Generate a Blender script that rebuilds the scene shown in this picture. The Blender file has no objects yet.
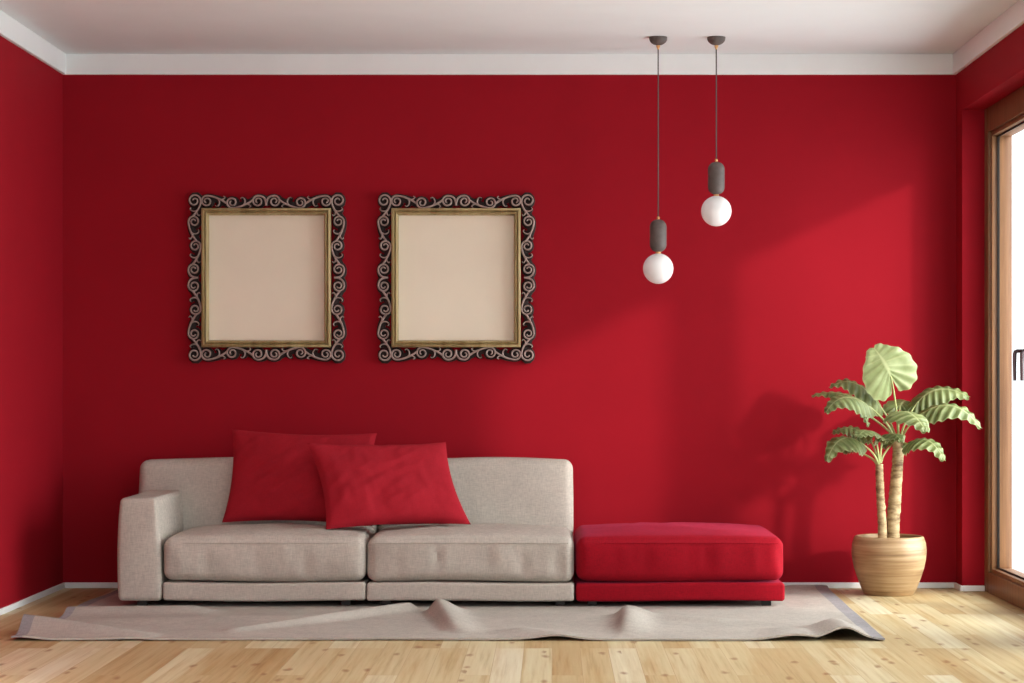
import bpy, bmesh, math, random
from mathutils import Vector, Matrix, noise

PI = math.pi
scene = bpy.context.scene
col = scene.collection
random.seed(7)

# ------------------------------------------------------------------ camera, sky, sun, exposure
S0, D0, VX, VY, CAMZ = 184.0, 12.0, 552.0, 380.0, 1.13      # px per metre at the back wall, distance, vanishing point, eye height
cam_d = bpy.data.cameras.new('camera')
cam = bpy.data.objects.new('camera', cam_d)
col.objects.link(cam)
cam.location = (0, -D0, CAMZ)
cam.rotation_euler = (PI / 2, 0, 0)
cam_d.sensor_width = 36
cam_d.lens = S0 * D0 / 1024 * 36
cam_d.shift_x = -(VX - 512) / 1024
cam_d.shift_y = (VY - 341.5) / 1024
scene.camera = cam

world = bpy.data.worlds.new('sky')
scene.world = world
world.use_nodes = True
# bright hazy sky, far brighter on the sun's side (+X) than behind the camera
wt = world.node_tree
bg = wt.nodes['Background']
bg.inputs[0].default_value = (0.94, 0.985, 1.0, 1)
w_tc = wt.nodes.new('ShaderNodeTexCoord')
w_sep = wt.nodes.new('ShaderNodeSeparateXYZ')
w_map = wt.nodes.new('ShaderNodeMapRange')
w_map.interpolation_type = 'SMOOTHSTEP'
for i, v in ((1, 0.35), (2, 0.75), (3, 1.75), (4, 11.6)): w_map.inputs[i].default_value = v
wt.links.new(w_tc.outputs['Generated'], w_sep.inputs[0])
wt.links.new(w_sep.outputs['X'], w_map.inputs[0])
w_gnd = wt.nodes.new('ShaderNodeMapRange')               # the ground outside is dimmer than the sky
for i, v in ((1, -0.15), (2, 0.05), (3, 0.68), (4, 1.0)): w_gnd.inputs[i].default_value = v
w_mul = wt.nodes.new('ShaderNodeMath'); w_mul.operation = 'MULTIPLY'
wt.links.new(w_sep.outputs['Z'], w_gnd.inputs[0])
wt.links.new(w_map.outputs[0], w_mul.inputs[0]); wt.links.new(w_gnd.outputs[0], w_mul.inputs[1])
wt.links.new(w_mul.outputs[0], bg.inputs[1])

sun_d = bpy.data.lights.new('sun', 'SUN')
sun_d.energy = 2.3
sun_d.angle = math.radians(3.0)
sun_d.color = (1.0, 0.93, 0.86)
sun = bpy.data.objects.new('sun', sun_d)
col.objects.link(sun)
sun.location = (8, -6, 6)
sun.rotation_euler = Vector((-1.25, 1.0, -0.465 * 1.25)).to_track_quat('-Z', 'Y').to_euler()

scene.view_settings.view_transform = 'Standard'
scene.view_settings.look = 'None'
scene.view_settings.gamma = 1
scene.view_settings.use_curve_mapping = False
scene.view_settings.exposure = 0.0
scene.cycles.diffuse_bounces = 2

# ------------------------------------------------------------------ helpers
def P(px, py, d):
    """world point seen at pixel (px, py) at distance d in front of the back wall"""
    s = S0 * D0 / (D0 - d)
    return Vector(((px - VX) / s, -d, CAMZ + (VY - py) / s))

def tag(o, label=None, cat=None, group=None, kind=None):
    if label: o['label'] = label
    if cat: o['category'] = cat
    if group: o['group'] = group
    if kind: o['kind'] = kind
    return o

def thing(name, loc, label, cat, group=None):
    o = bpy.data.objects.new(name, None)
    o.empty_display_size = 0.05
    col.objects.link(o)
    o.location = loc
    return tag(o, label, cat, group)

def root_loc(o):
    while o.parent: o = o.parent
    return Vector(o.location)

def obj(name, bm, mats, parent=None, smooth=True, world_coords=True):
    """link bm as ONE mesh object; vertices given in world coordinates"""
    if parent is not None and world_coords:
        bmesh.ops.translate(bm, verts=bm.verts, vec=-root_loc(parent))
    bmesh.ops.recalc_face_normals(bm, faces=bm.faces)
    me = bpy.data.meshes.new(name)
    bm.to_mesh(me); bm.free()
    if not isinstance(mats, (list, tuple)): mats = [mats]
    for m in mats: me.materials.append(m)
    if smooth:
        me.polygons.foreach_set('use_smooth', [True] * len(me.polygons))
        try: me.set_sharp_from_angle(angle=math.radians(40))
        except Exception: pass
    o = bpy.data.objects.new(name, me)
    col.objects.link(o)
    if parent is not None: o.parent = parent
    return o

def struct(name, bm, m, smooth=False, parent=None):
    o = obj(name, bm, m, parent, smooth)
    if parent is None: o['kind'] = 'structure'
    return o

def box(bm, x0, x1, y0, y1, z0, z1, bevel=0.0, seg=2):
    vs = [bm.verts.new((x, y, z)) for x in (x0, x1) for y in (y0, y1) for z in (z0, z1)]
    fs = []
    for q in ((0, 1, 3, 2), (4, 6, 7, 5), (0, 4, 5, 1), (2, 3, 7, 6), (0, 2, 6, 4), (1, 5, 7, 3)):
        fs.append(bm.faces.new([vs[i] for i in q]))
    if bevel > 0:
        es = list({e for f in fs for e in f.edges})
        bmesh.ops.bevel(bm, geom=es, offset=bevel, segments=seg, affect='EDGES', profile=0.5)
    return bm

def newbox(*a, **k):
    return box(bmesh.new(), *a, **k)

def lathe(bm, profile, cx, cy, n=48):
    rings = []
    for r, z in profile:
        if r < 1e-6: rings.append([bm.verts.new((cx, cy, z))])
        else: rings.append([bm.verts.new((cx + r * math.cos(2 * PI * i / n), cy + r * math.sin(2 * PI * i / n), z)) for i in range(n)])
    for a, b in zip(rings, rings[1:]):
        for i in range(n):
            j = (i + 1) % n
            if len(a) == 1 and len(b) == 1: continue
            if len(a) == 1: bm.faces.new((a[0], b[i], b[j]))
            elif len(b) == 1: bm.faces.new((a[i], a[j], b[0]))
            else: bm.faces.new((a[i], a[j], b[j], b[i]))
    return bm

def tube(bm, pts, rads, n=10, cap=True):
    pts = [Vector(p) for p in pts]
    if not isinstance(rads, (list, tuple)): rads = [rads] * len(pts)
    up = None
    rings = []
    for i, p in enumerate(pts):
        t = (pts[min(i + 1, len(pts) - 1)] - pts[max(i - 1, 0)]).normalized()
        if up is None:
            up = Vector((0, 0, 1)) if abs(t.z) < 0.9 else Vector((1, 0, 0))
        a = t.cross(up).normalized()
        up = a.cross(t).normalized()
        rings.append([bm.verts.new(p + rads[i] * (math.cos(2 * PI * k / n) * a + math.sin(2 * PI * k / n) * up)) for k in range(n)])
    for a, b in zip(rings, rings[1:]):
        for k in range(n):
            bm.faces.new((a[k], a[(k + 1) % n], b[(k + 1) % n], b[k]))
    if cap:
        bm.faces.new(rings[0][::-1]); bm.faces.new(rings[-1])
    return bm

def bez(p0, p1, p2, p3, n):
    p0, p1, p2, p3 = map(Vector, (p0, p1, p2, p3))
    out = []
    for i in range(n + 1):
        t = i / n; u = 1 - t
        out.append(u * u * u * p0 + 3 * u * u * t * p1 + 3 * u * t * t * p2 + t * t * t * p3)
    return out

def sstep(a, b, x):
    t = max(0.0, min(1.0, (x - a) / (b - a)))
    return t * t * (3 - 2 * t)

# ------------------------------------------------------------------ materials
def srgb(r, g, b):
    f = lambda c: (c / 255 / 12.92) if c / 255 <= 0.04045 else ((c / 255 + 0.055) / 1.055) ** 2.4
    return (f(r), f(g), f(b), 1)

class N:
    """tiny node-tree helper"""
    def __init__(self, name):
        self.m = bpy.data.materials.new(name); self.m.use_nodes = True
        self.t = self.m.node_tree
        self.b = self.t.nodes['Principled BSDF']
        self.out = self.t.nodes['Material Output']
    def n(self, kind, **kw):
        nd = self.t.nodes.new(kind)
        for k, v in kw.items():
            if k.startswith('i_'):
                key = k[2:]
                nd.inputs[int(key) if key.isdigit() else key.replace('_', ' ')].default_value = v
            else: setattr(nd, k, v)
        return nd
    def l(self, a, b): self.t.links.new(a, b)
    def coords(self, scale=(1, 1, 1), rot=(0, 0, 0), which='Object'):
        tc = self.n('ShaderNodeTexCoord'); mp = self.n('ShaderNodeMapping')
        mp.inputs['Scale'].default_value = scale; mp.inputs['Rotation'].default_value = rot
        self.l(tc.outputs[which], mp.inputs['Vector'])
        return mp.outputs['Vector']
    def noise(self, vec, scale, detail=3, rough=0.55):
        nd = self.n('ShaderNodeTexNoise', i_Scale=scale, i_Detail=detail, i_Roughness=rough)
        self.l(vec, nd.inputs['Vector']); return nd.outputs['Fac']
    def ramp(self, fac, stops):
        r = self.n('ShaderNodeValToRGB'); e = r.color_ramp.elements
        e[0].position, e[0].color = stops[0]; e[1].position, e[1].color = stops[-1]
        for p, c in stops[1:-1]:
            k = e.new(p); k.color = c
        self.l(fac, r.inputs['Fac']); return r.outputs['Color']
    def mix(self, a, b, fac, blend='MIX'):
        m = self.n('ShaderNodeMix', data_type='RGBA', blend_type=blend)
        for sock, v in ((m.inputs[0], fac), (m.inputs[6], a), (m.inputs[7], b)):
            if hasattr(v, 'is_linked'): self.l(v, sock)
            else: sock.default_value = v
        return m.outputs[2]
    def math(self, op, a, b=0.0):
        m = self.n('ShaderNodeMath', operation=op)
        for sock, v in ((m.inputs[0], a), (m.inputs[1], b)):
            if hasattr(v, 'is_linked'): self.l(v, sock)
            else: sock.default_value = v
        return m.outputs[0]
    def bump(self, h, strength, dist=0.01):
        b = self.n('ShaderNodeBump', i_Strength=strength, i_Distance=dist)
        self.l(h, b.inputs['Height']); self.l(b.outputs['Normal'], self.b.inputs['Normal'])
    def base(self, c):
        if hasattr(c, 'is_linked'): self.l(c, self.b.inputs['Base Color'])
        else: self.b.inputs['Base Color'].default_value = c
    def set(self, **kw):
        for k, v in kw.items(): self.b.inputs[k.replace('_', ' ')].default_value = v
        return self

def mat_plain(name, c, rough=0.6, metal=0.0, var=0.08, scale=8, bump=0.0):
    k = N(name)
    v = k.coords()
    nz = k.noise(v, scale)
    dark = tuple(x * (1 - var) for x in c[:3]) + (1,)
    light = tuple(min(1, x * (1 + var)) for x in c[:3]) + (1,)
    k.base(k.ramp(nz, [(0.3, dark), (0.7, light)]))
    k.set(Roughness=rough, Metallic=metal)
    if bump: k.bump(k.noise(v, scale * 30, 4), bump, 0.002)
    return k.m

def mat_fabric(name, c, var=0.12, sheen=0.0, thread=420, bump=0.35, tint=None):
    k = N(name)
    v1 = k.coords((thread, thread * 0.12, thread * 0.12)); v2 = k.coords((thread * 0.12, thread * 0.12, thread))
    a = k.noise(v1, 1.0, 2); b = k.noise(v2, 1.0, 2)
    w = k.math('MULTIPLY', k.math('ADD', a, b), 0.5)
    big = k.noise(k.coords(), 5, 3)
    dark = tuple(x * (1 - 2.0 * var) for x in c[:3]) + (1,)
    light = tuple(min(1, x * (1 + 2.0 * var)) for x in c[:3]) + (1,)
    c1 = k.ramp(w, [(0.36, dark), (0.64, light)])
    c2 = k.ramp(big, [(0.3, (0.93, 0.93, 0.93, 1)), (0.7, (1.05, 1.05, 1.05, 1))])
    k.base(k.mix(c1, c2, 1.0, 'MULTIPLY'))
    k.set(Roughness=0.9)
    if 'Specular IOR Level' in k.b.inputs: k.b.inputs['Specular IOR Level'].default_value = 0.2
    if sheen:
        k.b.inputs['Sheen Weight'].default_value = sheen
        k.b.inputs['Sheen Roughness'].default_value = 0.4
        if tint: k.b.inputs['Sheen Tint'].default_value = tint
    k.bump(w, bump, 0.002)
    return k.m

RED = srgb(152, 18, 32)
def mat_wall():
    k = N('red_wall_paint')
    v = k.coords()
    k.base(k.ramp(k.noise(v, 3), [(0.3, tuple(x * 0.97 for x in RED[:3]) + (1,)), (0.7, tuple(x * 1.03 for x in RED[:3]) + (1,))]))
    k.set(Roughness=0.75)
    k.b.inputs['Specular IOR Level'].default_value = 0.1
    k.bump(k.noise(v, 160, 4), 0.08, 0.002)
    return k.m

def mat_floor():
    k = N('pine_planks')
    tc = k.n('ShaderNodeTexCoord')
    mp = k.n('ShaderNodeMapping')
    mp.inputs['Rotation'].default_value = (0, 0, PI / 2)
    k.l(tc.outputs['Object'], mp.inputs['Vector'])
    br = k.n('ShaderNodeTexBrick', offset=0.37, offset_frequency=3, squash=1.0)
    br.inputs['Scale'].default_value = 1.0
    br.inputs['Brick Width'].default_value = 1.35
    br.inputs['Row Height'].default_value = 0.118
    br.inputs['Mortar Size'].default_value = 0.0012
    br.inputs['Mortar Smooth'].default_value = 0.2
    br.inputs['Color1'].default_value = (0.0, 0.0, 0.0, 1)
    br.inputs['Color2'].default_value = (1, 1, 1, 1)
    br.inputs['Mortar'].default_value = (0.5, 0.5, 0.5, 1)
    k.l(mp.outputs['Vector'], br.inputs['Vector'])
    tone = k.ramp(br.outputs['Color'], [(0.0, srgb(190, 165, 120)), (0.4, srgb(206, 189, 147)), (0.75, srgb(213, 201, 163)), (1.0, srgb(221, 213, 184))])
    # shift the grain plank by plank
    comb = k.n('ShaderNodeCombineXYZ')
    k.l(k.math('MULTIPLY', br.outputs['Color'], 37.0), comb.inputs[2])
    add = k.n('ShaderNodeVectorMath', operation='ADD')
    k.l(tc.outputs['Object'], add.inputs[0]); k.l(comb.outputs[0], add.inputs[1])
    gm = k.n('ShaderNodeMapping'); gm.inputs['Scale'].default_value = (46, 1.1, 1)
    k.l(add.outputs[0], gm.inputs['Vector'])
    g = k.noise(gm.outputs['Vector'], 1.0, 5, 0.6)
    grain = k.ramp(g, [(0.25, (0.66, 0.56, 0.44, 1)), (0.45, (0.93, 0.90, 0.85, 1)), (0.6, (1, 1, 1, 1)), (0.8, (1.05, 1.05, 1.05, 1))])
    c = k.mix(tone, grain, 0.8, 'MULTIPLY')
    # broad heartwood and sapwood streaks along the boards
    sm_ = k.n('ShaderNodeMapping'); sm_.inputs['Scale'].default_value = (15, 0.55, 1)
    k.l(add.outputs[0], sm_.inputs['Vector'])
    st_ = k.noise(sm_.outputs['Vector'], 1.0, 4, 0.6)
    c = k.mix(c, k.ramp(st_, [(0.3, (0.80, 0.66, 0.50, 1)), (0.46, (0.98, 0.95, 0.92, 1)), (0.6, (1, 1, 1, 1)), (0.75, (1.08, 1.10, 1.12, 1))]), 0.85, 'MULTIPLY')
    # knots
    km = k.n('ShaderNodeMapping'); km.inputs['Scale'].default_value = (13, 4.2, 1)
    k.l(add.outputs[0], km.inputs['Vector'])
    vo = k.n('ShaderNodeTexVoronoi', voronoi_dimensions='2D'); vo.inputs['Scale'].default_value = 1.0
    wob = k.n('ShaderNodeTexNoise', i_Scale=1.3, i_Detail=3.0); k.l(km.outputs['Vector'], wob.inputs['Vector'])
    wsum = k.n('ShaderNodeVectorMath', operation='MULTIPLY_ADD'); wsum.inputs[1].default_value = (0.55, 0.55, 0)
    k.l(wob.outputs['Color'], wsum.inputs[0]); k.l(km.outputs['Vector'], wsum.inputs[2])
    k.l(wsum.outputs[0], vo.inputs['Vector'])
    sep = k.n('ShaderNodeSeparateColor'); k.l(vo.outputs['Color'], sep.inputs[0])
    on = k.math('GREATER_THAN', sep.outputs[0], 0.83)
    kn = k.ramp(vo.outputs['Distance'], [(0.0, (1, 1, 1, 1)), (0.08, (0.8, 0.8, 0.8, 1)), (0.24, (0, 0, 0, 1))])
    kf = k.math('MULTIPLY', k.math('MULTIPLY', kn, on), 0.7)
    c = k.mix(c, srgb(132, 78, 38), kf)
    c = k.mix(c, srgb(150, 105, 66), k.math('MULTIPLY', br.outputs['Fac'], 0.4))
    k.base(c)
    k.set(Roughness=0.5)
    k.b.inputs['Specular IOR Level'].default_value = 0.18
    k.bump(k.math('SUBTRACT', g, k.math('MULTIPLY', br.outputs['Fac'], 2.0)), 0.06, 0.003)
    return k.m

def mat_wood(name, c_dark, c_light, axis='z', scale=30, rough=0.4, along=1.5):
    k = N(name)
    sc = {'x': (along, scale, scale), 'y': (scale, along, scale), 'z': (scale, scale, along), 'h': (along, along, scale)}[axis]
    v = k.coords(sc)
    g = k.noise(v, 1.0, 5, 0.6)
    k.base(k.ramp(g, [(0.28, c_dark), (0.72, c_light)]))
    k.set(Roughness=rough)
    k.bump(g, 0.1, 0.002)
    return k.m

def mat_leaf(name, c0, c1):
    k = N(name)
    uv = k.n('ShaderNodeUVMap'); uv.uv_map = 'leaf'
    sep = k.n('ShaderNodeSeparateXYZ'); k.l(uv.outputs[0], sep.inputs[0])
    # side veins: bands along the midrib; midrib: v close to zero
    band = k.math('SINE', k.math('MULTIPLY', sep.outputs[0], 2 * PI * 8))
    vein = k.ramp(k.math('ADD', k.math('MULTIPLY', band, 0.5), 0.5), [(0.0, (0, 0, 0, 1)), (0.8, (0.1, 0.1, 0.1, 1)), (1.0, (1, 1, 1, 1))])
    mid = k.ramp(sep.outputs[1], [(0.0, (1, 1, 1, 1)), (0.05, (0.7, 0.7, 0.7, 1)), (0.09, (0, 0, 0, 1))])
    edge = k.ramp(sep.outputs[1], [(0.9, (0, 0, 0, 1)), (1.0, (1, 1, 1, 1))])
    f = k.math('MAXIMUM', k.math('MAXIMUM', k.math('MULTIPLY', vein, 0.30), k.math('MULTIPLY', mid, 0.7)), k.math('MULTIPLY', edge, 0.5))
    nz = k.noise(k.coords(), 14, 3)
    g = k.ramp(nz, [(0.3, c0), (0.7, c1)])
    c = k.mix(g, srgb(206, 212, 158), f)
    k.base(c)
    k.set(Roughness=0.42)
    tr = k.n('ShaderNodeBsdfTranslucent'); k.l(c, tr.inputs['Color'])
    mx = k.n('ShaderNodeMixShader'); mx.inputs[0].default_value = 0.32
    k.l(k.b.outputs[0], mx.inputs[1]); k.l(tr.outputs[0], mx.inputs[2])
    k.l(mx.outputs[0], k.out.inputs['Surface'])
    return k.m

def mat_bark():
    k = N('ringed_bark')
    v = k.coords((3, 3, 1))
    nz = k.noise(k.coords((14, 14, 40)), 1.0, 4)
    nb = k.noise(k.coords((8, 8, 22)), 1.0, 4, 0.7)
    c = k.ramp(nz, [(0.3, srgb(112, 86, 54)), (0.5, srgb(168, 144, 104)), (0.75, srgb(198, 178, 138))])
    c = k.mix(c, srgb(92, 62, 36), k.ramp(nb, [(0.52, (0, 0, 0, 1)), (0.66, (0.9, 0.9, 0.9, 1))]))
    k.base(c); k.set(Roughness=0.8)
    k.bump(nz, 0.5, 0.006)
    return k.m

def mat_pot():
    k = N('turned_wood')
    g = k.noise(k.coords((2.2, 2.2, 60)), 1.0, 5, 0.6)
    g2 = k.noise(k.coords((3, 3, 14)), 1.0, 4, 0.6)
    c = k.ramp(g, [(0.22, srgb(116, 84, 52)), (0.5, srgb(164, 134, 96)), (0.76, srgb(194, 168, 130))])
    c = k.mix(c, srgb(196, 162, 118), k.ramp(g2, [(0.5, (0, 0, 0, 1)), (0.7, (0.6, 0.6, 0.6, 1))]))
    spots = k.noise(k.coords((16, 16, 34)), 1.0, 2)
    c = k.mix(c, srgb(236, 220, 190), k.ramp(spots, [(0.74, (0, 0, 0, 1)), (0.8, (0.8, 0.8, 0.8, 1))]))
    k.base(c); k.set(Roughness=0.45)
    k.bump(g, 0.15, 0.003)
    return k.m

def mat_glass():
    k = N('window_glass')
    tr = k.n('ShaderNodeBsdfTransparent'); tr.inputs[0].default_value = (0.97, 0.98, 0.98, 1)
    gl = k.n('ShaderNodeBsdfGlossy'); gl.inputs['Roughness'].default_value = 0.02
    mx = k.n('ShaderNodeMixShader'); mx.inputs[0].default_value = 0.05
    k.l(tr.outputs[0], mx.inputs[1]); k.l(gl.outputs[0], mx.inputs[2]); k.l(mx.outputs[0], k.out.inputs['Surface'])
    return k.m

def mat_globe():
    k = N('opal_glass')
    nz = k.noise(k.coords(), 6)
    k.base(k.ramp(nz, [(0.3, (0.78, 0.76, 0.75, 1)), (0.7, (0.82, 0.80, 0.79, 1))]))
    k.set(Roughness=0.35)
    k.b.inputs['Emission Color'].default_value = (1, 0.95, 0.92, 1)
    k.b.inputs['Emission Strength'].default_value = 0.08
    return k.m

M = dict(
    wall=mat_wall(), floor=mat_floor(),
    ceil=mat_plain('ceiling_paint', (0.86, 0.875, 0.88, 1), 0.85, var=0.02, scale=2),
    trim=mat_plain('white_trim_paint', (0.91, 0.905, 0.90, 1), 0.55, var=0.02, scale=3),
    linen=mat_fabric('oatmeal_linen', srgb(193, 183, 171), var=0.075, thread=300),
    redvel=mat_fabric('crimson_velvet', srgb(150, 6, 26), var=0.1, sheen=0.16, bump=0.25, tint=(1.0, 0.12, 0.3, 1)),
    redcot=mat_fabric('red_cotton', srgb(166, 28, 42), var=0.05, bump=0.2),
    rug=mat_fabric('taupe_rug', srgb(180, 172, 161), var=0.05, thread=260, bump=0.35),
    rugband=mat_fabric('grey_rug_band', srgb(152, 148, 148), var=0.06, thread=260, bump=0.35),
    black=mat_plain('black_plastic', (0.015, 0.013, 0.012, 1), 0.5),
    gold=mat_wood('antique_gold', srgb(140, 116, 70), srgb(194, 172, 124), 'z', 26, 0.42),
    pewter=mat_plain('aged_pewter', srgb(172, 150, 142), 0.42, 0.25, 0.2, 40, 0.2),
    bronze_shade=mat_plain('dark_bronze_shade', srgb(40, 18, 15), 0.6, 0.1, 0.2, 30),  # sides of the scrolls, and the shade put in between them
    canvas=mat_plain('blank_canvas', srgb(240, 226, 204), 0.9, var=0.025, scale=3, bump=0.1),
    fibre=mat_plain('brown_board', srgb(70, 48, 34), 0.9),
    concrete=mat_plain('dark_stone', srgb(92, 80, 76), 0.6, var=0.15, scale=40, bump=0.15),
    brass=mat_plain('brass', srgb(222, 176, 120), 0.3, 0.8),
    cord=mat_plain('dark_cord', srgb(84, 72, 70), 0.7),
    globe=mat_globe(), glass=mat_glass(),
    frame=mat_wood('oiled_oak_frame', srgb(98, 62, 34), srgb(142, 100, 64), 'z', 40, 0.5),
    gasket=mat_plain('rubber_gasket', srgb(40, 34, 30), 0.6),
    steel=mat_plain('dark_nickel', srgb(96, 82, 84), 0.3, 0.8),
    pot=mat_pot(), soil=mat_plain('dry_soil', srgb(150, 116, 78), 0.95, var=0.3, scale=60, bump=0.6),
    bark=mat_bark(), leaf=mat_leaf('leaf_green', srgb(106, 120, 68), srgb(142, 152, 92)),
    pale=mat_leaf('pale_leaf', srgb(138, 150, 92), srgb(168, 178, 124)),  # paler green, used on the tall upright leaf
    stalk=mat_plain('petiole_green', srgb(170, 176, 112), 0.5, var=0.12, scale=20),
)

# ------------------------------------------------------------------ the room
XL, XR, ZC, YF = -2.658, 2.196, 2.90, -7.0
T = 0.30
TR = 0.241                                     # right wall, as deep as the door frame's reveal
JD0, JD1, JTOP = 0.18, 2.34, 2.577            # french door opening in the right wall
KD0, KD1 = 2.60, 4.76                         # a second one, out of view, added to spread daylight over the floor
struct('floor', newbox(XL - T, XR + TR, YF, T, -0.12, 0.0), M['floor'])
struct('ceiling', newbox(XL - T, XR + TR, YF, T, ZC, ZC + 0.15), M['ceil'])
struct('wall_back', newbox(XL - T, XR + TR, 0, T, 0, ZC), M['wall'])
struct('wall_left', newbox(XL - T, XL, YF, 0, 0, ZC), M['wall'])
b = bmesh.new()
box(b, XR, XR + TR, -JD0, 0, 0, ZC)
box(b, XR, XR + TR, -JD1, -JD0, JTOP, ZC)
box(b, XR, XR + TR, -KD0, -JD1, 0, ZC)
box(b, XR, XR + TR, -KD1, -KD0, JTOP, ZC)
box(b, XR, XR + TR, YF, -KD1, 0, ZC)
struct('wall_right', b, M['wall'])
BH, BT = 0.030, 0.014
struct('baseboard_back', newbox(XL, XR, -BT, 0, 0, BH, bevel=0.003), M['trim'])
struct('baseboard_left', newbox(XL, XL + BT, YF, -BT, 0, BH, bevel=0.003), M['trim'])
b = bmesh.new()
box(b, XR - BT, XR, -JD0 - BT, -BT, 0, BH, bevel=0.003)
box(b, XR, XR + 0.119, -JD0 - BT, -JD0, 0, BH, bevel=0.003)
box(b, XR - BT, XR, -KD0, -JD1, 0, BH, bevel=0.003)
box(b, XR - BT, XR, YF, -KD1, 0, BH, bevel=0.003)
struct('wall_added_sun_block', newbox(XR + TR, XR + TR + 3.1, -KD1 - 0.34, -KD1 - 0.14, -0.12, 4.1), M['trim'])  # unseen wall added outside to keep sun off the second opening
struct('baseboard_right', b, M['trim'])
CT, CH = 0.022, 0.112
struct('trim_1', newbox(XL, XR, -CT, 0, ZC - CH, ZC, bevel=0.003), M['trim'])
struct('trim_2', newbox(XL, XL + CT, YF, -CT, ZC - CH, ZC, bevel=0.003), M['trim'])
struct('trim_3', newbox(XR - CT, XR, YF, -CT, ZC - CH, ZC, bevel=0.003), M['trim'])

# french door: stepped oak rings round each opening
def ring(bm, y0, y1, z0, z1, w, x0, x1, wt=None, wb=None, bevel=0.004):
    """rectangular frame in the y-z plane, member width w, x from x0 to x1 (y0 > y1 in depth terms)"""
    wt = w if wt is None else wt; wb = w if wb is None else wb
    a, c = min(y0, y1), max(y0, y1)
    box(bm, x0, x1, a, a + w, z0, z1, bevel)
    box(bm, x0, x1, c - w, c, z0, z1, bevel)
    box(bm, x0, x1, a + w, c - w, z1 - wt, z1, bevel)
    box(bm, x0, x1, a + w, c - w, z0, z0 + wb, bevel)

FX = XR + 0.119
def french_door(name, label, A0, A1):
    door = thing(name, (FX, -(A0 + A1) / 2, 0), label, 'door')
    door['kind'] = 'structure'
    b = bmesh.new()
    ring(b, -A0, -A1, 0.0, JTOP, 0.10, FX, FX + 0.122, wt=0.13, wb=0.108)
    obj('door_frame', b, M['frame'], door)
    MID0, MID1 = A0 + 0.96, A0 + 1.193
    dm = (MID0 + MID1) / 2
    SX0, SG, SX1 = FX + 0.015, FX + 0.048, FX + 0.122          # sash face, glass line, sash back
    for (a, c) in ((A0 + 0.1005, dm - 0.002), (dm + 0.002, A1 - 0.1005)):
        hi, lo = -a, -c
        first = a < A0 + 0.5
        z0, z1 = 0.1085, JTOP - 0.1305
        sj, sm, sr = 0.021, dm - MID0, 0.022
        w_hi, w_lo = (sj, sm) if first else (sm, sj)
        b = bmesh.new()
        for (x0, x1, ex) in ((SX0, SG - 0.003, 0.0), (SG + 0.007, SX1, 0.002)):   # room-side sash and outer glazing stop
            box(b, x0, x1, hi - w_hi - ex, hi, z0, z1, 0.003); box(b, x0, x1, lo, lo + w_lo + ex, z0, z1, 0.003)
            g0, g1 = lo + w_lo + ex, hi - w_hi - ex
            box(b, x0, x1, g0, g1, z1 - sr - ex, z1, 0.003); box(b, x0, x1, g0, g1, z0, z0 + sr + ex, 0.003)
        leaf_o = obj('door_leaf', b, M['frame'], door)
        g0, g1 = lo + w_lo, hi - w_hi
        b = bmesh.new(); ring(b, g0 - 0.01, g1 + 0.01, z0 + sr - 0.01, z1 - sr + 0.01, 0.020, SG - 0.004, SG - 0.0005, bevel=0.0008)
        ring(b, g0 - 0.01, g1 + 0.01, z0 + sr - 0.01, z1 - sr + 0.01, 0.016, SG + 0.0045, SG + 0.0075, bevel=0.0008)
        obj('gasket', b, M['gasket'], leaf_o)
        obj('glass_pane', newbox(SG - 0.0005, SG + 0.0045, g0 - 0.008, g1 + 0.008, z0 + sr - 0.008, z1 - sr + 0.008), M['glass'], leaf_o, smooth=False)
        # lever handle on the meeting stile
        hy = -(A0 + 0.99 if first else A0 + 1.155)
        hz = 1.13 + 29 / 204.0
        hx = SX0
        b = bmesh.new()
        box(b, hx - 0.008, hx + 0.001, hy - 0.016, hy + 0.016, hz - 0.075, hz + 0.055, 0.004)
        tube(b, [(hx, hy, hz), (hx - 0.03, hy, hz), (hx - 0.048, hy, hz), (hx - 0.057, hy, hz - 0.004), (hx - 0.060, hy, hz - 0.015), (hx - 0.061, hy, hz - 0.06), (hx - 0.060, hy, hz - 0.145)],
             [0.009, 0.009, 0.009, 0.010, 0.010, 0.009, 0.008], 12)
        obj('handle', b, M['steel'], leaf_o)
french_door('door_1', 'oak french door beside the potted plant, opening to bright daylight', JD0, JD1)
french_door('door_2_added', 'added oak french door further along the right wall, out of view', KD0, KD1)

# ------------------------------------------------------------------ sofa and ottoman
FD = 1.10                                           # front of the seating
SF = S0 * D0 / (D0 - FD)
XA0, XA1, XM, XE, XO = -2.143, -1.926, -0.9185, 0.1136, 1.1506
BZ0, BZ1 = 0.038, 0.128

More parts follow.
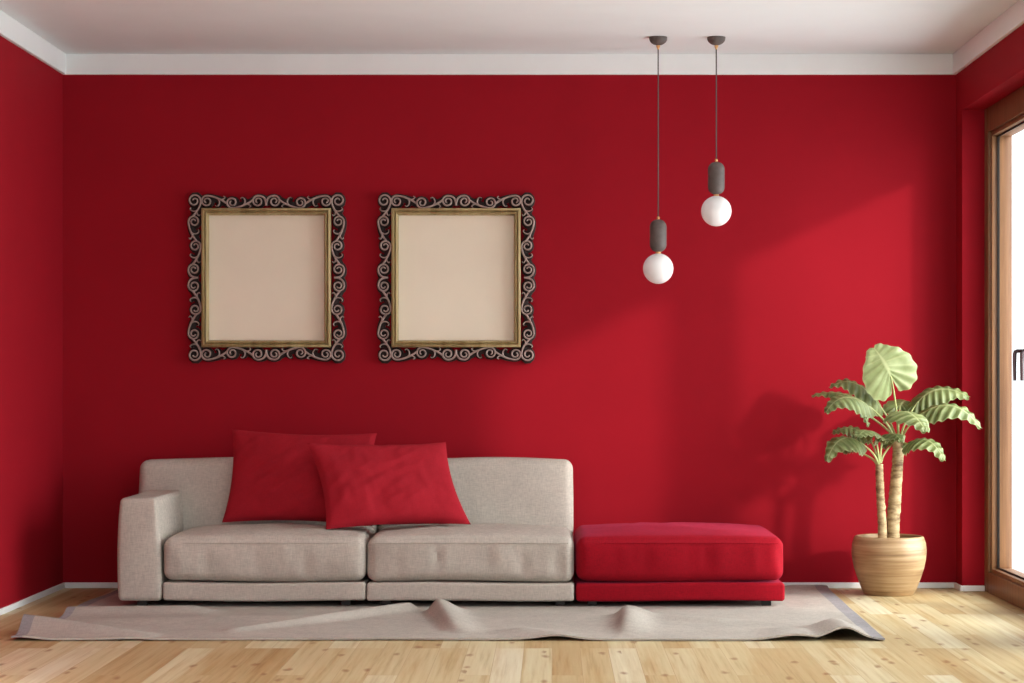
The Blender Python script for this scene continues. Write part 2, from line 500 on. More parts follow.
def rounded(x0, x1, y0, y1, z0, z1, r, n, fn=None):
    """subdivided box with rounded edges; fn(p, q) moves each point, q = -1..1 box coords"""
    bm = bmesh.new()
    c = Vector(((x0 + x1) / 2, (y0 + y1) / 2, (z0 + z1) / 2))
    h = Vector(((x1 - x0) / 2, (y1 - y0) / 2, (z1 - z0) / 2))
    cache = {}
    def axis_samples(hh, k):
        # denser near the edges for a clean round
        m = []
        e = r / hh
        for i in range(6): m.append(-1 + e * i / 5.0 * 1.0)
        for i in range(1, k): m.append(-1 + e + (2 - 2 * e) * i / k)
        for i in range(6): m.append(1 - e + e * i / 5.0)
        return m
    ax = [axis_samples(h[i], n[i]) for i in range(3)]
    def vert(q):
        key = tuple(round(v, 5) for v in q)
        if key in cache: return cache[key]
        p = Vector((q[0] * h.x, q[1] * h.y, q[2] * h.z))
        inner = Vector([max(-(h[i] - r), min(h[i] - r, p[i])) for i in range(3)])
        dlt = p - inner
        if dlt.length > 1e-9: 
            m = max(abs(dlt.x), abs(dlt.y), abs(dlt.z))
            p = inner + dlt.normalized() * m
        p = p + c
        if fn: p = fn(p, q)
        cache[key] = bm.verts.new(p)
        return cache[key]
    for a in range(3):
        u, v = (a + 1) % 3, (a + 2) % 3
        for sgn in (-1, 1):
            for i in range(len(ax[u]) - 1):
                for j in range(len(ax[v]) - 1):
                    quad = []
                    for (ii, jj) in ((i, j), (i + 1, j), (i + 1, j + 1), (i, j + 1)):
                        q = [0, 0, 0]; q[a] = sgn; q[u] = ax[u][ii]; q[v] = ax[v][jj]
                        quad.append(vert(q))
                    if len(set(quad)) == 4:
                        try: bm.faces.new(quad)
                        except ValueError: pass
    return bm

def creases(p, seed, amp):
    """soft fabric puckers"""
    a = noise.noise(Vector((p.x * 5 + seed, p.y * 4, p.z * 4)))
    b2 = noise.noise(Vector((p.x * 22 + seed * 3, p.y * 7, p.z * 4.5 + p.x * 3)))
    return amp * (0.6 * a + 0.5 * b2 * abs(b2) * 2)

def seat_cushion(x0, x1, yf, yb, seed, z0=BZ1 + 0.004, z1=0.352, crown=0.034):
    def fn(p, q):
        u, v, w = q
        fw = (1 - abs(u) ** 2.4) * (1 - abs(v) ** 2.4)
        if w > -0.2: p.z += crown * fw ** 0.8 * sstep(-0.2, 1, w)
        p.y -= 0.012 * (1 - u ** 4) * (1 - w ** 2) * (1 if v < 0 else 0) * abs(v)
                # sag of the lower front edge
        if w < 0.2: p.z -= 0.004 * math.sin(u * 3 + seed) * (1 - w) * 0.5
        cr = creases(p, seed, 0.028)
        if v < 0: p.y += cr * (1 - w * w)
        if w > 0: p.z += cr * 0.5 * fw
        return p
    return rounded(x0, x1, yf, yb, z0, z1, 0.05, (34, 24, 8), fn)

def seam(x0, x1, yf, yb, z, r=0.0028):
    """piping round a cushion a little below its top edge"""
    pts = []
    R = 0.05; 
    for k in range(25):
        t = k / 24; u = -1 + 2 * t
        pts.append((x0 + R * 0.6 + (x1 - x0 - R * 1.2) * t, yf - 0.004 + 0.010 * abs(u) ** 8, z - 0.002 * u * u))
    bm = bmesh.new(); tube(bm, pts, r, 6)
    return bm

def base_box(x0, x1, yf, yb, seed):
    def fn(p, q):
        u, v, w = q
        p.z += 0.0035 * math.sin(p.x * 6 + seed) * (1 - abs(w) * 0.2)
        if v < 0: p.y -= 0.004 * (1 - u ** 4) * abs(v)
        return p
    return rounded(x0, x1, yf, yb, BZ0, BZ1, 0.016, (20, 10, 4), fn)

def feet(root, spots):
    for (x, y) in spots:
        obj('leg', newbox(x - 0.024, x + 0.024, y - 0.024, y + 0.024, 0.0105, BZ0 + 0.008, 0.003), M['black'], root)

YFr, YBk = -FD, -0.16
sofa = thing('sofa', ((XA0 + XE) / 2, -0.65, 0.0105), 'oatmeal linen two-seat modular sofa with one left armrest under red cushions', 'sofa')
# armrest: leans slightly, softly boxed
def arm_fn(p, q):
    u, v, w = q
    t = (p.z - BZ0) / 0.5
    if u > 0: p.x -= 0.022 * max(0, t) ** 2.2 * u
    else: p.x += 0.010 * max(0, t) ** 3 * -u - 0.008 * (1 - w * w)
    p.y -= 0.008 * (1 - w * w) * (1 - u * u) * (1 if v < 0 else 0)
    p.z += creases(p, 9.0, 0.004) * (1 if w > 0.5 else 0)
    p.x += creases(p, 4.0, 0.004)
    return p
obj('armrest', rounded(XA0, XA1 - 0.003, YFr, -0.20, BZ0, 0.548, 0.024, (8, 22, 16), arm_fn), M['linen'], sofa)
for (x0, x1, sd) in ((XA1 + 0.002, XM - 0.002, 1.0), (XM + 0.002, XE - 0.004, 5.3)):
    obj('base', base_box(x0, x1, YFr + 0.004, YBk, sd), M['linen'], sofa)
    sc = obj('seat_cushion', seat_cushion(x0, x1, YFr + 0.004, -0.27, sd), M['linen'], sofa)
    obj('piping', seam(x0, x1, YFr + 0.004, -0.2, 0.325), M['linen'], sc)

def backrest(x0, x1, seed, rr=0.045):
    def fn(p, q):
        u, v, w = q
        t = (p.z - BZ1) / 0.58
        p.y += 0.10 * t                                 # lean towards the wall
        if v < 0: p.y -= 0.022 * (1 - u ** 4) * (1 - w ** 4) * abs(v)
        p.z += (0.006 * (1 - u ** 4) + 0.004 * math.sin(u * 4 + seed)) * sstep(0, 1, w)
        cr = creases(p, seed, 0.008)
        if v < 0: p.y += cr * (1 - w ** 4)
        p.x += 0.004 * u * (1 - w * w)
        return p
    return rounded(x0, x1, -0.42, -0.235, BZ1 + 0.002, 0.708, rr, (30, 6, 18), fn)
obj('backrest', backrest(-2.185, XM - 0.003, 2.0), M['linen'], sofa)
obj('backrest', backrest(XM + 0.003, XE - 0.004, 7.0), M['linen'], sofa)
feet(sofa, [(P(143, 600, 1.02).x, -1.02), (P(346, 600, 1.02).x, -1.02), (P(386, 600, 1.02).x, -1.02), (P(560, 600, 1.02).x, -1.02),
            (-2.05, -0.25), (-1.02, -0.25), (-0.80, -0.25), (0.03, -0.25)])

ott = thing('ottoman', ((XE + XO) / 2, -0.65, 0.0105), 'backless crimson velvet seat module joined to the right end of the sofa', 'ottoman')
obj('base', base_box(XE + 0.005, XO, YFr + 0.004, YBk, 3.1), M['redvel'], ott)
sc = obj('seat_cushion', seat_cushion(XE + 0.005, XO - 0.004, YFr + 0.002, YBk + 0.005, 8.4), M['redvel'], ott)
obj('piping', seam(XE + 0.005, XO - 0.004, YFr + 0.002, -0.2, 0.325), M['redvel'], sc)
feet(ott, [(P(592, 600, 1.02).x, -1.02), (P(766, 600, 1.02).x, -1.02), (0.22, -0.25), (1.05, -0.25)])

# ------------------------------------------------------------------ cushions on the sofa
def pillow(name, BL, BR, TR, TL, thick, seed, label):
    n = 44
    c = (BL + BR + TR + TL) / 4
    nrm = (BR - BL).cross(TL - BL).normalized()          # towards the camera
    if nrm.y > 0: nrm.negate()
    bm = bmesh.new()
    ex = ((BR - BL) + (TR - TL)).normalized(); ey = ((TL - BL) + (TR - BR)).normalized()
    def pt(i, j, side):
        u = i / n; v = j / n
        U = 2 * u - 1; V = 2 * v - 1
        p = (1 - u) * (1 - v) * BL + u * (1 - v) * BR + u * v * TR + (1 - u) * v * TL
        # seams bow inward between the pointed corners
        p = p - ex * (0.028 * U * abs(U) * (1 - V * V)) - ey * (0.020 * V * abs(V) * (1 - U * U))
        f = max(0.0, (1 - U * U) * (1 - V * V))
        h = thick * 0.5 * f ** 0.42
        if side < 0: h *= 0.8
        # fullness settles low, diagonal drag folds from the corners
        h *= 1.0 - 0.18 * V
        w1 = noise.noise(Vector((U * 2.2 + seed, V * 2.2, seed)))
        w2 = noise.noise(Vector(((U + V) * 1.2 + seed, (U - V) * 6.0, seed * 2)))
        w3 = noise.noise(Vector((U * 9 + seed, V * 3, seed * 4)))
        h += side_amp * (0.7 * w1 + 0.35 * w2 + 0.35 * w3) * f ** 0.35
        return p + nrm * h * side
    side_amp = 0.022
    for side in (1, -1):
        grid = [[bm.verts.new(pt(i, j, side)) for j in range(n + 1)] for i in range(n + 1)]
        for i in range(n):
            for j in range(n):
                bm.faces.new((grid[i][j], grid[i + 1][j], grid[i + 1][j + 1], grid[i][j + 1]))
    bmesh.ops.remove_doubles(bm, verts=bm.verts, dist=0.0004)
    o = obj(name, bm, M['redcot'])
    return tag(o, label, 'cushion', 'red scatter cushions on the sofa')

pillow('scatter_cushion', P(222, 522.5, 0.52), P(372, 526, 0.66), P(377, 433, 0.47), P(232, 429, 0.34), 0.15, 3.0,
       'larger red scatter cushion leaning on the sofa back, partly behind another cushion')
pillow('scatter_cushion', P(326, 529.5, 0.88), P(471, 524.5, 0.74), P(446, 442, 0.48), P(307, 443, 0.64), 0.16, 11.0,
       'red scatter cushion in front, straddling the gap between the two seats')

# ------------------------------------------------------------------ rug
RX0, RX1, RD0, RD1 = -2.335, 1.485, 0.06, 2.44
folds = [  # x0, d0, x1, d1, height, width
    (-0.70, 1.30, -1.42, 2.18, 0.042, 0.034),
    (-0.545, 1.34, -0.43, 2.15, 0.064, 0.042),
    (-0.12, 2.20, 0.02, 2.40, 0.020, 0.07),
    (0.36, 1.50, 0.33, 2.30, 0.052, 0.042),
    (0.36, 1.55, 0.75, 1.75, 0.016, 0.05),
    (1.05, 2.22, 1.06, 2.60, 0.020, 0.085),
    (1.27, 2.10, 1.28, 2.65, 0.050, 0.075),
    (-2.46, 2.12, -1.72, 2.36, 0.085, 0.062),
    (-2.45, 1.42, -1.75, 1.34, 0.030, 0.07),
    (-2.0, 1.75, -1.2, 1.65, 0.014, 0.10),
    (-2.30, 2.44, -2.2, 2.60, 0.012, 0.05),
    (1.10, 0.10, 1.45, 0.10, 0.012, 0.05),
]
def rug_h(x, d):
    h = 0.0
    for k, (x0, d0, x1, d1, H, w) in enumerate(folds):
        vx, vd = x1 - x0, d1 - d0
        L2 = vx * vx + vd * vd
        t = ((x - x0) * vx + (d - d0) * vd) / L2
        tc = max(0, min(1, t))
        dx, dd = x - (x0 + tc * vx), d - (d0 + tc * vd)
        if k in (1, 3): w = w * (1.1 + 0.4 * math.tanh(dx / 0.03))      # steep on the left flank
        r2 = dx * dx + dd * dd
        taper = 1.0
        if k in (0, 7): taper = (1 - tc) ** 0.7 if k == 7 else (1 - 0.6 * tc)
        if k == 1: taper = 1 - 0.55 * tc
        if k == 3: taper = math.sin(PI * (0.2 + 0.75 * tc)) if tc < 1 else 0.15
        h = max(h, H * taper * math.exp(-r2 / (2 * w * w))) if H > 0.03 else h + H * taper * math.exp(-r2 / (2 * w * w))
    free = sstep(1.12, 1.3, d)                 # flat under the seating
    if x > 1.2: free = max(free, sstep(1.2, 1.3, x))
    if x < -2.17: free = max(free, sstep(-2.17, -2.3, x))
    n1 = noise.noise(Vector((x * 2.2, d * 3.0, 4.2))) * 0.5 + 0.5
    return (h + 0.005 * n1) * free
bm = bmesh.new()
NX, ND = 330, 210
TH = 0.008
def rug_xy(i, j):
    x = RX0 + (RX1 - RX0) * i / NX
    d = RD0 + (RD1 - RD0) * j / ND
    return x, d
top = []; bot = []
for i in range(NX + 1):
    ct, cb = [], []
    for j in range(ND + 1):
        x, d = rug_xy(i, j)
        h = rug_h(x, d)
        xs = x; ds = d
        if x > 1.2: xs -= 0.045 * (d / 2.44) * sstep(1.2, 1.5, x)         # right end tapers in slightly
        if d > 2.2: ds += 0.012 * math.sin(x * 1.7) * sstep(2.2, 2.44, d) - 0.25 * h * sstep(2.3, 2.44, d)
        if x < -2.2: xs += 0.02 * math.sin(d * 5) * sstep(-2.2, -2.38, x)
        ct.append(bm.verts.new((xs, -ds, 0.0015 + TH + h)))
        cb.append(bm.verts.new((xs, -ds, 0.0015 + h)))
    top.append(ct); bot.append(cb)
def addf(vs, mi):
    f = bm.faces.new(vs); f.material_index = mi
for i in range(NX):
    x = rug_xy(i + 0.5, 0)[0]
    mi = 1 if (x < RX0 + 0.045 or x > RX1 - 0.07) else 0
    for j in range(ND):
        addf((top[i][j], top[i + 1][j], top[i + 1][j + 1], top[i][j + 1]), mi)
        addf((bot[i][j], bot[i][j + 1], bot[i + 1][j + 1], bot[i + 1][j]), mi)
    addf((top[i][0], bot[i][0], bot[i + 1][0], top[i + 1][0]), mi)
    addf((top[i][ND], top[i + 1][ND], bot[i + 1][ND], bot[i][ND]), mi)
for j in range(ND):
    addf((top[0][j], top[0][j + 1], bot[0][j + 1], bot[0][j]), 1)
    addf((top[NX][j], bot[NX][j], bot[NX][j + 1], top[NX][j + 1]), 1)
rug = obj('rug', bm, [M['rug'], M['rugband']])
tag(rug, 'rumpled taupe rug with grey end bands lying under the sofa on pine planks', 'rug')

# ------------------------------------------------------------------ ornate picture frames
def catmull(pts, k=6):
    out = []
    for i in range(len(pts) - 1):
        p0 = pts[max(i - 1, 0)]; p1 = pts[i]; p2 = pts[i + 1]; p3 = pts[min(i + 2, len(pts) - 1)]
        for s in range(k):
            t = s / k
            out.append(tuple(0.5 * (2 * p1[c] + (p2[c] - p0[c]) * t + (2 * p0[c] - 5 * p1[c] + 4 * p2[c] - p3[c]) * t * t + (3 * p1[c] - p0[c] - 3 * p2[c] + p3[c]) * t ** 3) for c in (0, 1)))
    out.append(pts[-1])
    return out

def ribbon(bm, pts, w0, w1, yb, yf, bulb=False):
    """bar of curled metal: half width w0 -> w1 along pts (x, z); front rounded, faces 1 = sides, 0 = front"""
    m = len(pts); rings = []
    for i, (x, z) in enumerate(pts):
        ax, az = pts[max(i - 1, 0)]; bx, bz = pts[min(i + 1, m - 1)]
        tx, tz = bx - ax, bz - az
        L = math.hypot(tx, tz) or 1
        nx, nz = -tz / L, tx / L
        w = w0 + (w1 - w0) * i / (m - 1)
        sec = [(-w, yb), (-w, yf + 0.005), (-0.6 * w, yf + 0.0012), (0, yf), (0.6 * w, yf + 0.0012), (w, yf + 0.005), (w, yb)]
        rings.append([bm.verts.new((x + nx * o, y, z + nz * o)) for o, y in sec])
    for a, c in zip(rings, rings[1:]):
        for q in range(6):
            f = bm.faces.new((a[q], a[q + 1], c[q + 1], c[q]))
            f.material_index = 1 if q in (0, 5) else 0
    for r in (rings[0], rings[-1]):
        f = bm.faces.new(r); f.material_index = 1

def scroll_paths(pos, sg0, end):
    """curls along a band: list of polylines in (along, across) coordinates"""
    out = []
    s = sg0
    for i, c in enumerate(pos):
        sp = (pos[i + 1] - c) if i + 1 < len(pos) else (end - c)
        spiral = []
        ro = 0.0345 if (i == 0 and sg0 < 0) else 0.0300
        turns = 1.45; n = 30
        for k in range(n + 1):
            t = k / n
            th = PI / 2 + turns * 2 * PI * (1 - t)
            r = 0.0075 + (ro - 0.0075) * t ** 0.85
            spiral.append((c + r * math.cos(th), s * (0.0335 - ro + r * math.sin(th))))
        if i + 1 < len(pos):
            tail = bez((c, s * 0.0335, 0), (c + 0.035, s * 0.0335, 0), (c + sp - 0.055, s * 0.012, 0), (c + sp - 0.027, -s * 0.010, 0), 14)
        else:
            tail = bez((c, s * 0.0335, 0), (c + sp * 0.6, s * 0.0335, 0), (c + sp, s * 0.02, 0), (c + sp, -s * 0.02, 0), 10)
        pl = spiral + [(p.x, p.y) for p in tail[1:]]
        out.append((pl, 0.0042, 0.0056))
        if i + 1 < len(pos):
            # two little leaf hooks by the joint
            hk = catmull([(c + sp * 0.42, s * 0.022), (c + sp * 0.50, s * 0.004), (c + sp * 0.48, -s * 0.014), (c + sp * 0.40, -s * 0.024), (c + sp * 0.33, -s * 0.019)], 4)
            out.append((hk, 0.0046, 0.0024))
            hk = catmull([(c + sp * 0.55, s * 0.012), (c + sp * 0.64, s * 0.014), (c + sp * 0.72, s * 0.024), (c + sp * 0.66, s * 0.031)], 4)
            out.append((hk, 0.0046, 0.0024))
        s = -s
    return out

def ring_profile(bm, cx, cz, hw, hh, prof):
    """mitred moulding: prof = [(inset, y)]"""
    rings = []
    for ins, y in prof:
        rings.append([bm.verts.new((cx + sx * (hw - ins), y, cz + sz * (hh - ins))) for sx, sz in ((-1, -1), (1, -1), (1, 1), (-1, 1))])
    rings.append(rings[0])
    for a, c in zip(rings, rings[1:]):
        for k in range(4):
            bm.faces.new((a[k], a[(k + 1) % 4], c[(k + 1) % 4], c[k]))

def picture(px, label):
    cx = (px - VX) / 184.8; cz = CAMZ + (VY - 277.6) / 184.8
    root = thing('picture_frame', (cx, 0, cz), label, 'picture frame', 'ornate picture frames on the red wall')
    bm = bmesh.new()
    yb, yf = -0.003, -0.050
    colx, rowz = 0.388, 0.4105
    vert_p = [-0.4165, -0.304, -0.1715, -0.045]
    hor_p = [-0.322, -0.185, -0.045]
    for sx in (-1, 1):
        for sz in (-1, 1):
            for pl, w0, w1 in scroll_paths(vert_p, -1, 0.0):
                ribbon(bm, [(cx + sx * (colx + b2), cz - sz * a) for a, b2 in pl], w0, w1, yb, yf)
            for pl, w0, w1 in scroll_paths(hor_p, 1, 0.0):
                ribbon(bm, [(cx + sx * a, cz + sz * (rowz + b2)) for a, b2 in pl], w0, w1, yb, yf)
    obj('scrollwork', bm, [M['pewter'], M['bronze_shade']], root)
    # dark ribbons behind the curls, standing in for shade in the gaps
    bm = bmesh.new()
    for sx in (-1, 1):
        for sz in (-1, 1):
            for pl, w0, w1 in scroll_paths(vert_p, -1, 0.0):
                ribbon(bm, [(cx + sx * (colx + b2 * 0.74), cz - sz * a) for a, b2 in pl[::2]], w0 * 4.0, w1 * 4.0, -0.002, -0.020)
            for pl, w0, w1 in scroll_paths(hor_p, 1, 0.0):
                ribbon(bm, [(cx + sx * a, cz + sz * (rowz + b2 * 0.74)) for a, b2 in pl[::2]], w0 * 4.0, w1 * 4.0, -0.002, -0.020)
    obj('gap_shade', bm, [M['bronze_shade'], M['bronze_shade']], root)
    bm = bmesh.new()
    ring_profile(bm, cx, cz, 0.350, 0.3765, [(0, -0.002), (0, -0.052), (0.004, -0.058), (0.012, -0.062), (0.0165, -0.052), (0.0185, -0.046), (0.0205, -0.052), (0.026, -0.060), (0.030, -0.056), (0.033, -0.038), (0.0365, -0.036), (0.0375, -0.016), (0.0375, -0.002)])
    obj('gilt_moulding', bm, M['gold'], root)
    obj('canvas', newbox(cx - 0.314, cx + 0.314, -0.014, -0.004, cz - 0.340, cz + 0.340), M['canvas'], root, smooth=False)
    return root
picture(266, 'left ornate scrollwork frame with gilt moulding and blank beige canvas on red wall')
picture(456, 'right ornate scrollwork frame with gilt moulding and blank beige canvas, nearer the pendants')

# ------------------------------------------------------------------ pendant lamps
def pendant(px, ytop, label):
    d = 0.605
    s = S0 * D0 / (D0 - d)
    x = (px - VX) / s
    z = lambda py: CAMZ + (VY - py) / s
    root = thing('pendant_lamp', (x, -d, ZC), label, 'pendant lamp', 'globe pendants hanging from the ceiling')
    r = 0.047
    bm = bmesh.new()
    lathe(bm, [(0, ZC - 0.001), (r, ZC - 0.001), (r, ZC - 0.007)] + [(r * math.cos(t), ZC - 0.007 - 0.036 * math.sin(t)) for t in [PI / 2 * k / 8 for k in range(1, 8)]] + [(0.008, ZC - 0.043), (0, ZC - 0.043)], x, -d)
    obj('ceiling_cup', bm, M['concrete'], root)
    bm = bmesh.new()
    lathe(bm, [(0, ZC - 0.042), (0.010, ZC - 0.043), (0.010, ZC - 0.052), (0.006, ZC - 0.056), (0.005, ZC - 0.064), (0, ZC - 0.065)], x, -d, 20)
    obj('cord_grip', bm, M['brass'], root)
    zt = z(ytop)                                         # top of the stone body
    bm = bmesh.new(); tube(bm, [(x, -d, ZC - 0.06), (x, -d, (ZC + zt) / 2), (x, -d, zt + 0.012)], 0.0034, 10)
    obj('cord', bm, M['cord'], root)
    bm = bmesh.new()
    lathe(bm, [(0, zt + 0.016), (0.006, zt + 0.015), (0.008, zt + 0.008), (0.006, zt + 0.002), (0.010, zt - 0.002), (0, zt - 0.003)], x, -d, 20)
    obj('brass_bead', bm, M['brass'], root)
    h, R, rc = 0.168, 0.0435, 0.0385
    prof = [(0, zt)] + [(R - rc + rc * math.sin(t), zt - rc + rc * math.cos(t)) for t in [PI / 2 * k / 8 for k in range(0, 9)]]
    prof += [(R - rc + rc * math.cos(t), zt - h + rc - rc * math.sin(t)) for t in [PI / 2 * k / 8 for k in range(0, 9)]] + [(0, zt - h)]
    bm = bmesh.new(); lathe(bm, prof, x, -d)
    obj('lamp_body', bm, M['concrete'], root)
    bm = bmesh.new(); lathe(bm, [(0, zt - h + 0.002), (0.013, zt - h + 0.002), (0.015, zt - h - 0.010), (0, zt - h - 0.012)], x, -d, 24)
    obj('collar', bm, M['brass'], root)
    G = 0.0785; zc = zt - h - 0.007 - G
    bm = bmesh.new(); lathe(bm, [(0 if k in (0, 28) else G * math.sin(PI * k / 28), zc + G * math.cos(PI * k / 28)) for k in range(29)], x, -d, 48)
    obj('globe_shade', bm, M['globe'], root)
pendant(658.2, 219.5, 'left globe pendant with dark stone body, hanging lower on its long cord')
pendant(716.3, 162, 'right globe pendant with dark stone body, hanging higher on its shorter cord')

# ------------------------------------------------------------------ potted plant
PD = 0.36
PS = S0 * D0 / (D0 - PD)
pcx = (889 - VX) / PS
pot = thing('plant_pot', (pcx, -PD, 0), 'round turned wooden pot holding the plant in the right corner', 'pot')
pr = [(0, 0.0), (0.126, 0.0), (0.133, 0.006), (0.146, 0.035), (0.165, 0.085), (0.183, 0.14), (0.193, 0.19), (0.1965, 0.23), (0.193, 0.27), (0.184, 0.298),
      (0.180, 0.306), (0.174, 0.309), (0.168, 0.306), (0.166, 0.29), (0.170, 0.25), (0.165, 0.22), (0, 0.22)]
bm = bmesh.new(); lathe(bm, pr, pcx, -PD, 64)
obj('pot_body', bm, M['pot'], pot)
bm = bmesh.new()
rings = [(0, 0.288)] + [(0.1655 * k / 8, 0.290 - 0.004 * (k / 8) ** 2) for k in range(1, 9)] + [(0.1655, 0.262), (0, 0.262)]
lathe(bm, rings, pcx, -PD, 48)
for v in bm.verts:
    if v.co.z > 0.28: v.co.z += 0.005 * noise.noise(v.co * 30)
obj('soil', bm, M['soil'], pot)

plant = thing('potted_plant', (pcx, -PD, 0.29), 'large leafed plant with two ringed trunks growing in the wooden pot', 'plant')
def trunk(name, pts, r0, r1, seed):
    bm = bmesh.new()
    path = bez(*pts, 70)
    rads = []
    z = 0; nxt = 0
    for i in range(71):
        t = i / 70
        ph = (t * 14 + 0.35 * math.sin(t * 9 + seed)) % 1.0
        rads.append((r0 + (r1 - r0) * t) * (1.0 + 0.10 * (1 - ph) ** 3 - 0.04) * (1 + 0.05 * noise.noise(Vector((t * 8, seed, 0)))))
    tube(bm, path, rads, 20)
    for v in bm.verts:
        v.co += Vector((noise.noise(v.co * 40), noise.noise(v.co * 40 + Vector((5, 0, 0))), 0)) * 0.0022
    return obj(name, bm, M['bark'], plant)
A = P(898, 441, PD); B = P(879.5, 464, PD + 0.03)
A0 = P(892.5, 540, PD); A0.z = 0.272
B0 = P(882.5, 540, PD + 0.05); B0.z = 0.272
trunk('trunk', (A0, A0 + Vector((0.0, 0, 0.18)), A + Vector((0.005, 0, -0.15)), A), 0.037, 0.028, 1.0)
trunk('trunk', (B0, B0 + Vector((0.002, 0, 0.12)), B + Vector((-0.004, 0, -0.1)), B), 0.0245, 0.020, 6.0)

def leaf(start, base, ctrl, tip, width, up, seed, droop=0.25, ripple=0.010, cup=0.0, heart=0.8, fold=0.0, mat='leaf'):
    """petiole from start to base; heart-shaped blade along base-ctrl-tip; up = side its upper face looks to"""
    base, ctrl, tip, start, up = map(Vector, (base, ctrl, tip, start, up))
    NU, NK = 56, 12
    def mid(u):
        return (1 - u) ** 2 * base + 2 * u * (1 - u) * ctrl + u * u * tip
    def tan(u):
        return (2 * (1 - u) * (ctrl - base) + 2 * u * (tip - ctrl)).normalized()
    bm = bmesh.new()
    uvl = bm.loops.layers.uv.new('leaf')
    t0 = tan(0)
    L = (tip - base).length
    mids = []
    def pt(u, k, sd):
        p = mid(u); t = tan(u)
        sdv = t.cross(up).normalized() * sd
        nn = (sdv.cross(t) * sd).normalized()
        if nn.dot(up) < 0: nn.negate()
        ang = math.radians(168 * heart + (1 - heart) * 110) * (1 - u) ** 1.25 + math.radians(52) * (1 - (1 - u) ** 1.25)
        # rib length: round lobes at the base, fullest before the middle, pointed tip
        prof = (0.60 + 0.55 * math.sin(PI * min(1, u * 1.35) ** 0.8)) * (1 - u ** 5) ** 0.75 if u < 1 else 0
        rl = width * prof
        wav = 1 + 0.025 * math.sin(u * 2 * PI * 8 + seed) * k
        q = p + (t * math.cos(ang) + sdv * math.sin(ang)) * rl * k * wav
        out = abs(math.sin(ang)) * rl * k
        hgt = -droop * (rl * k) ** 2 / max(width, 1e-4) + fold * out
        hgt += ripple * math.sin(u * 2 * PI * 8 + PI / 2) * k ** 0.8 * (1 - u * 0.5) * (1 if k > 0 else 0)
        hgt += 0.012 * noise.noise(Vector((u * 4 + seed, k * 2 * sd, seed))) * k
        return q + nn * hgt
    for sd in (1, -1):
        g = [[bm.verts.new(pt(0.97 * i / NU, j / NK, sd)) for j in range(NK + 1)] for i in range(NU + 1)]
        for i in range(NU):
            for j in range(NK):
                vs = (g[i][j], g[i + 1][j], g[i + 1][j + 1], g[i][j + 1])
                try: f = bm.faces.new(vs)
                except ValueError: continue
                for lp, (a, c) in zip(f.loops, ((i, j), (i + 1, j), (i + 1, j + 1), (i, j + 1))):
                    lp[uvl].uv = (a / NU, c / NK)
    bmesh.ops.remove_doubles(bm, verts=bm.verts, dist=0.00005)
    # give the blade a real thickness
    bmesh.ops.recalc_face_normals(bm, faces=bm.faces)
    bmesh.ops.solidify(bm, geom=bm.faces[:], thickness=0.0014)
    o = obj('leaf', bm, M[mat], plant)
    bm = bmesh.new()
    dr = (base - start)
    pth = bez(start, start + Vector((dr.x * 0.12, dr.y * 0.12, abs(dr.z) * 0.35 + 0.02)), base - t0 * 0.25 * dr.length * 0.6, base + t0 * 0.004, 16)
    tube(bm, pth, [0.0066 + (0.0034 - 0.0066) * i / 16 for i in range(17)], 8)
    obj('petiole', bm, M['stalk'], o)
    return o

dA, dB = PD, PD + 0.03
st = lambda px, py, d: P(px, py, d)
UPZ = Vector((0, -0.25, 1))
# 1 the tall upright leaf, face to the room
leaf(st(898.5, 440, dA), P(891, 377, dA + 0.10), P(887, 363, dA + 0.13), P(873, 347, dA + 0.07), 0.148, (0.1, -1, 0.15), 1.0, droop=0.12, ripple=0.004, heart=1.0, mat='pale')
# right side
leaf(st(900, 441, dA), P(918, 402, dA - 0.04), P(938, 378, dA - 0.06), P(970.5, 398, dA - 0.04), 0.106, (-0.1, -0.55, 1), 2.0, droop=0.5, ripple=0.009)
leaf(st(901, 442, dA), P(923, 413, dA + 0.10), P(956, 391, dA + 0.14), P(982, 430, dA + 0.18), 0.097, (0.05, -0.45, 1), 3.0, droop=0.4, ripple=0.009)
leaf(st(900, 443, dA), P(908, 444, dA + 0.06), P(930, 428, dA + 0.12), P(945, 462, dA + 0.18), 0.084, (0.15, -0.5, 1), 4.0, droop=0.4, ripple=0.008)
# front centre, tip towards the room
leaf(st(899, 441, dA), P(898, 412, dA + 0.12), P(913, 407, dA + 0.24), P(927, 433, dA + 0.34), 0.101, (0.05, -0.3, 1), 5.0, droop=0.4, ripple=0.010)
# behind the upright leaf
leaf(st(898, 440, dA), P(900, 408, dA - 0.10), P(903, 396, dA - 0.17), P(912, 404, dA - 0.27), 0.092, (0, -0.45, 1), 6.0, droop=0.3)
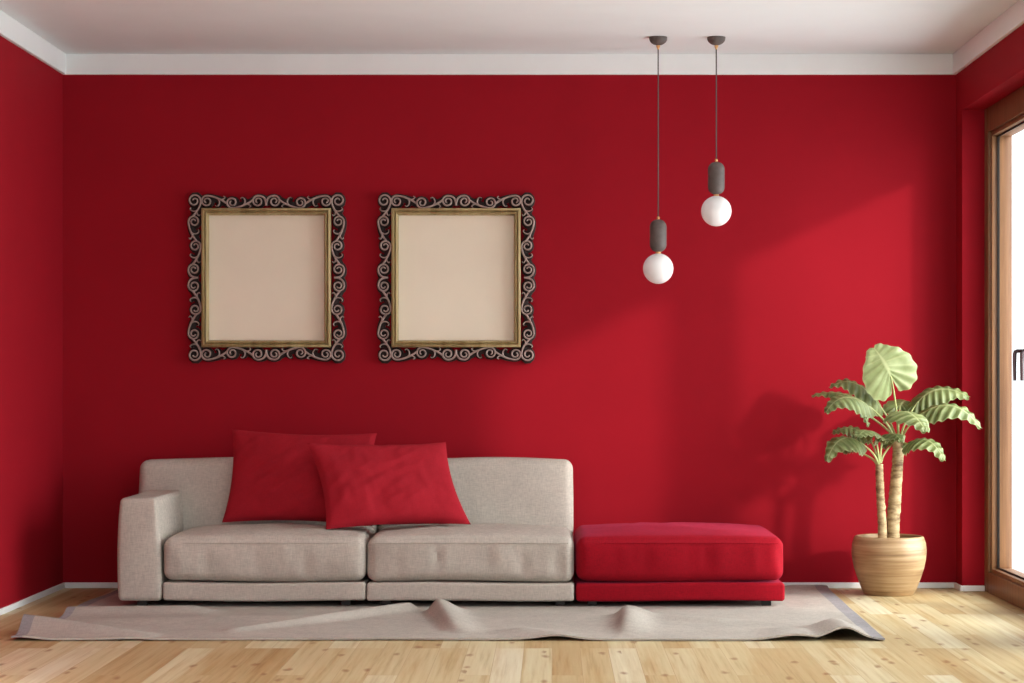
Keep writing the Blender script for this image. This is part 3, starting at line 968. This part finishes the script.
# left side, upper
leaf(st(896, 441, dA), P(880, 406, dA + 0.02), P(855, 369, dA + 0.02), P(829, 388, dA + 0.02), 0.085, (0.2, -0.45, 1), 7.0, droop=0.45, ripple=0.010)
leaf(st(896, 441, dA), P(866, 404, dA - 0.12), P(838, 386, dA - 0.18), P(811, 396, dA - 0.2), 0.075, (0, -0.3, 1), 8.0, droop=0.4, ripple=0.008)
leaf(st(895, 442, dA), P(870, 407, dA + 0.14), P(842, 384, dA + 0.20), P(825, 414, dA + 0.24), 0.085, (-0.05, -0.5, 1), 9.0, droop=0.5, ripple=0.009)
leaf(st(896, 442, dA), P(852, 404, dA + 0.02), P(862, 404, dA + 0.10), P(869, 428, dA + 0.14), 0.044, (0.5, -0.4, 0.8), 10.0, droop=0.4, ripple=0.008, heart=0.7)
# crown of the smaller trunk
leaf(st(878, 464, dB), P(868, 437, dB - 0.02), P(850, 420, dB - 0.04), P(832, 434, dB - 0.04), 0.060, (0.0, -0.5, 1), 11.0, droop=0.4, ripple=0.009)
leaf(st(878, 464, dB), P(861, 443, dB + 0.12), P(838, 426, dB + 0.18), P(826, 463, dB + 0.22), 0.081, (-0.05, -0.55, 1), 12.0, droop=0.5, ripple=0.010)
leaf(st(880, 463, dB), P(884, 437, dB + 0.05), P(894, 428, dB + 0.14), P(902, 442, dB + 0.20), 0.075, (0.1, -0.35, 1), 13.0, droop=0.4, ripple=0.009)
leaf(st(879, 464, dB), P(874, 434, dB + 0.08), P(866, 425, dB + 0.18), P(858, 437, dB + 0.27), 0.084, (-0.05, -0.35, 1), 14.0, droop=0.4, ripple=0.009)
leaf(st(881, 463, dB), P(893, 444, dB - 0.06), P(900, 438, dB - 0.12), P(908, 447, dB - 0.2), 0.062, (0.1, -0.4, 1), 15.0, droop=0.4, ripple=0.008)
leaf(st(877, 465, dB), P(853, 450, dB - 0.05), P(846, 447, dB - 0.1), P(842, 452, dB - 0.15), 0.031, (-0.1, -0.4, 1), 16.0, droop=0.4, ripple=0.006)
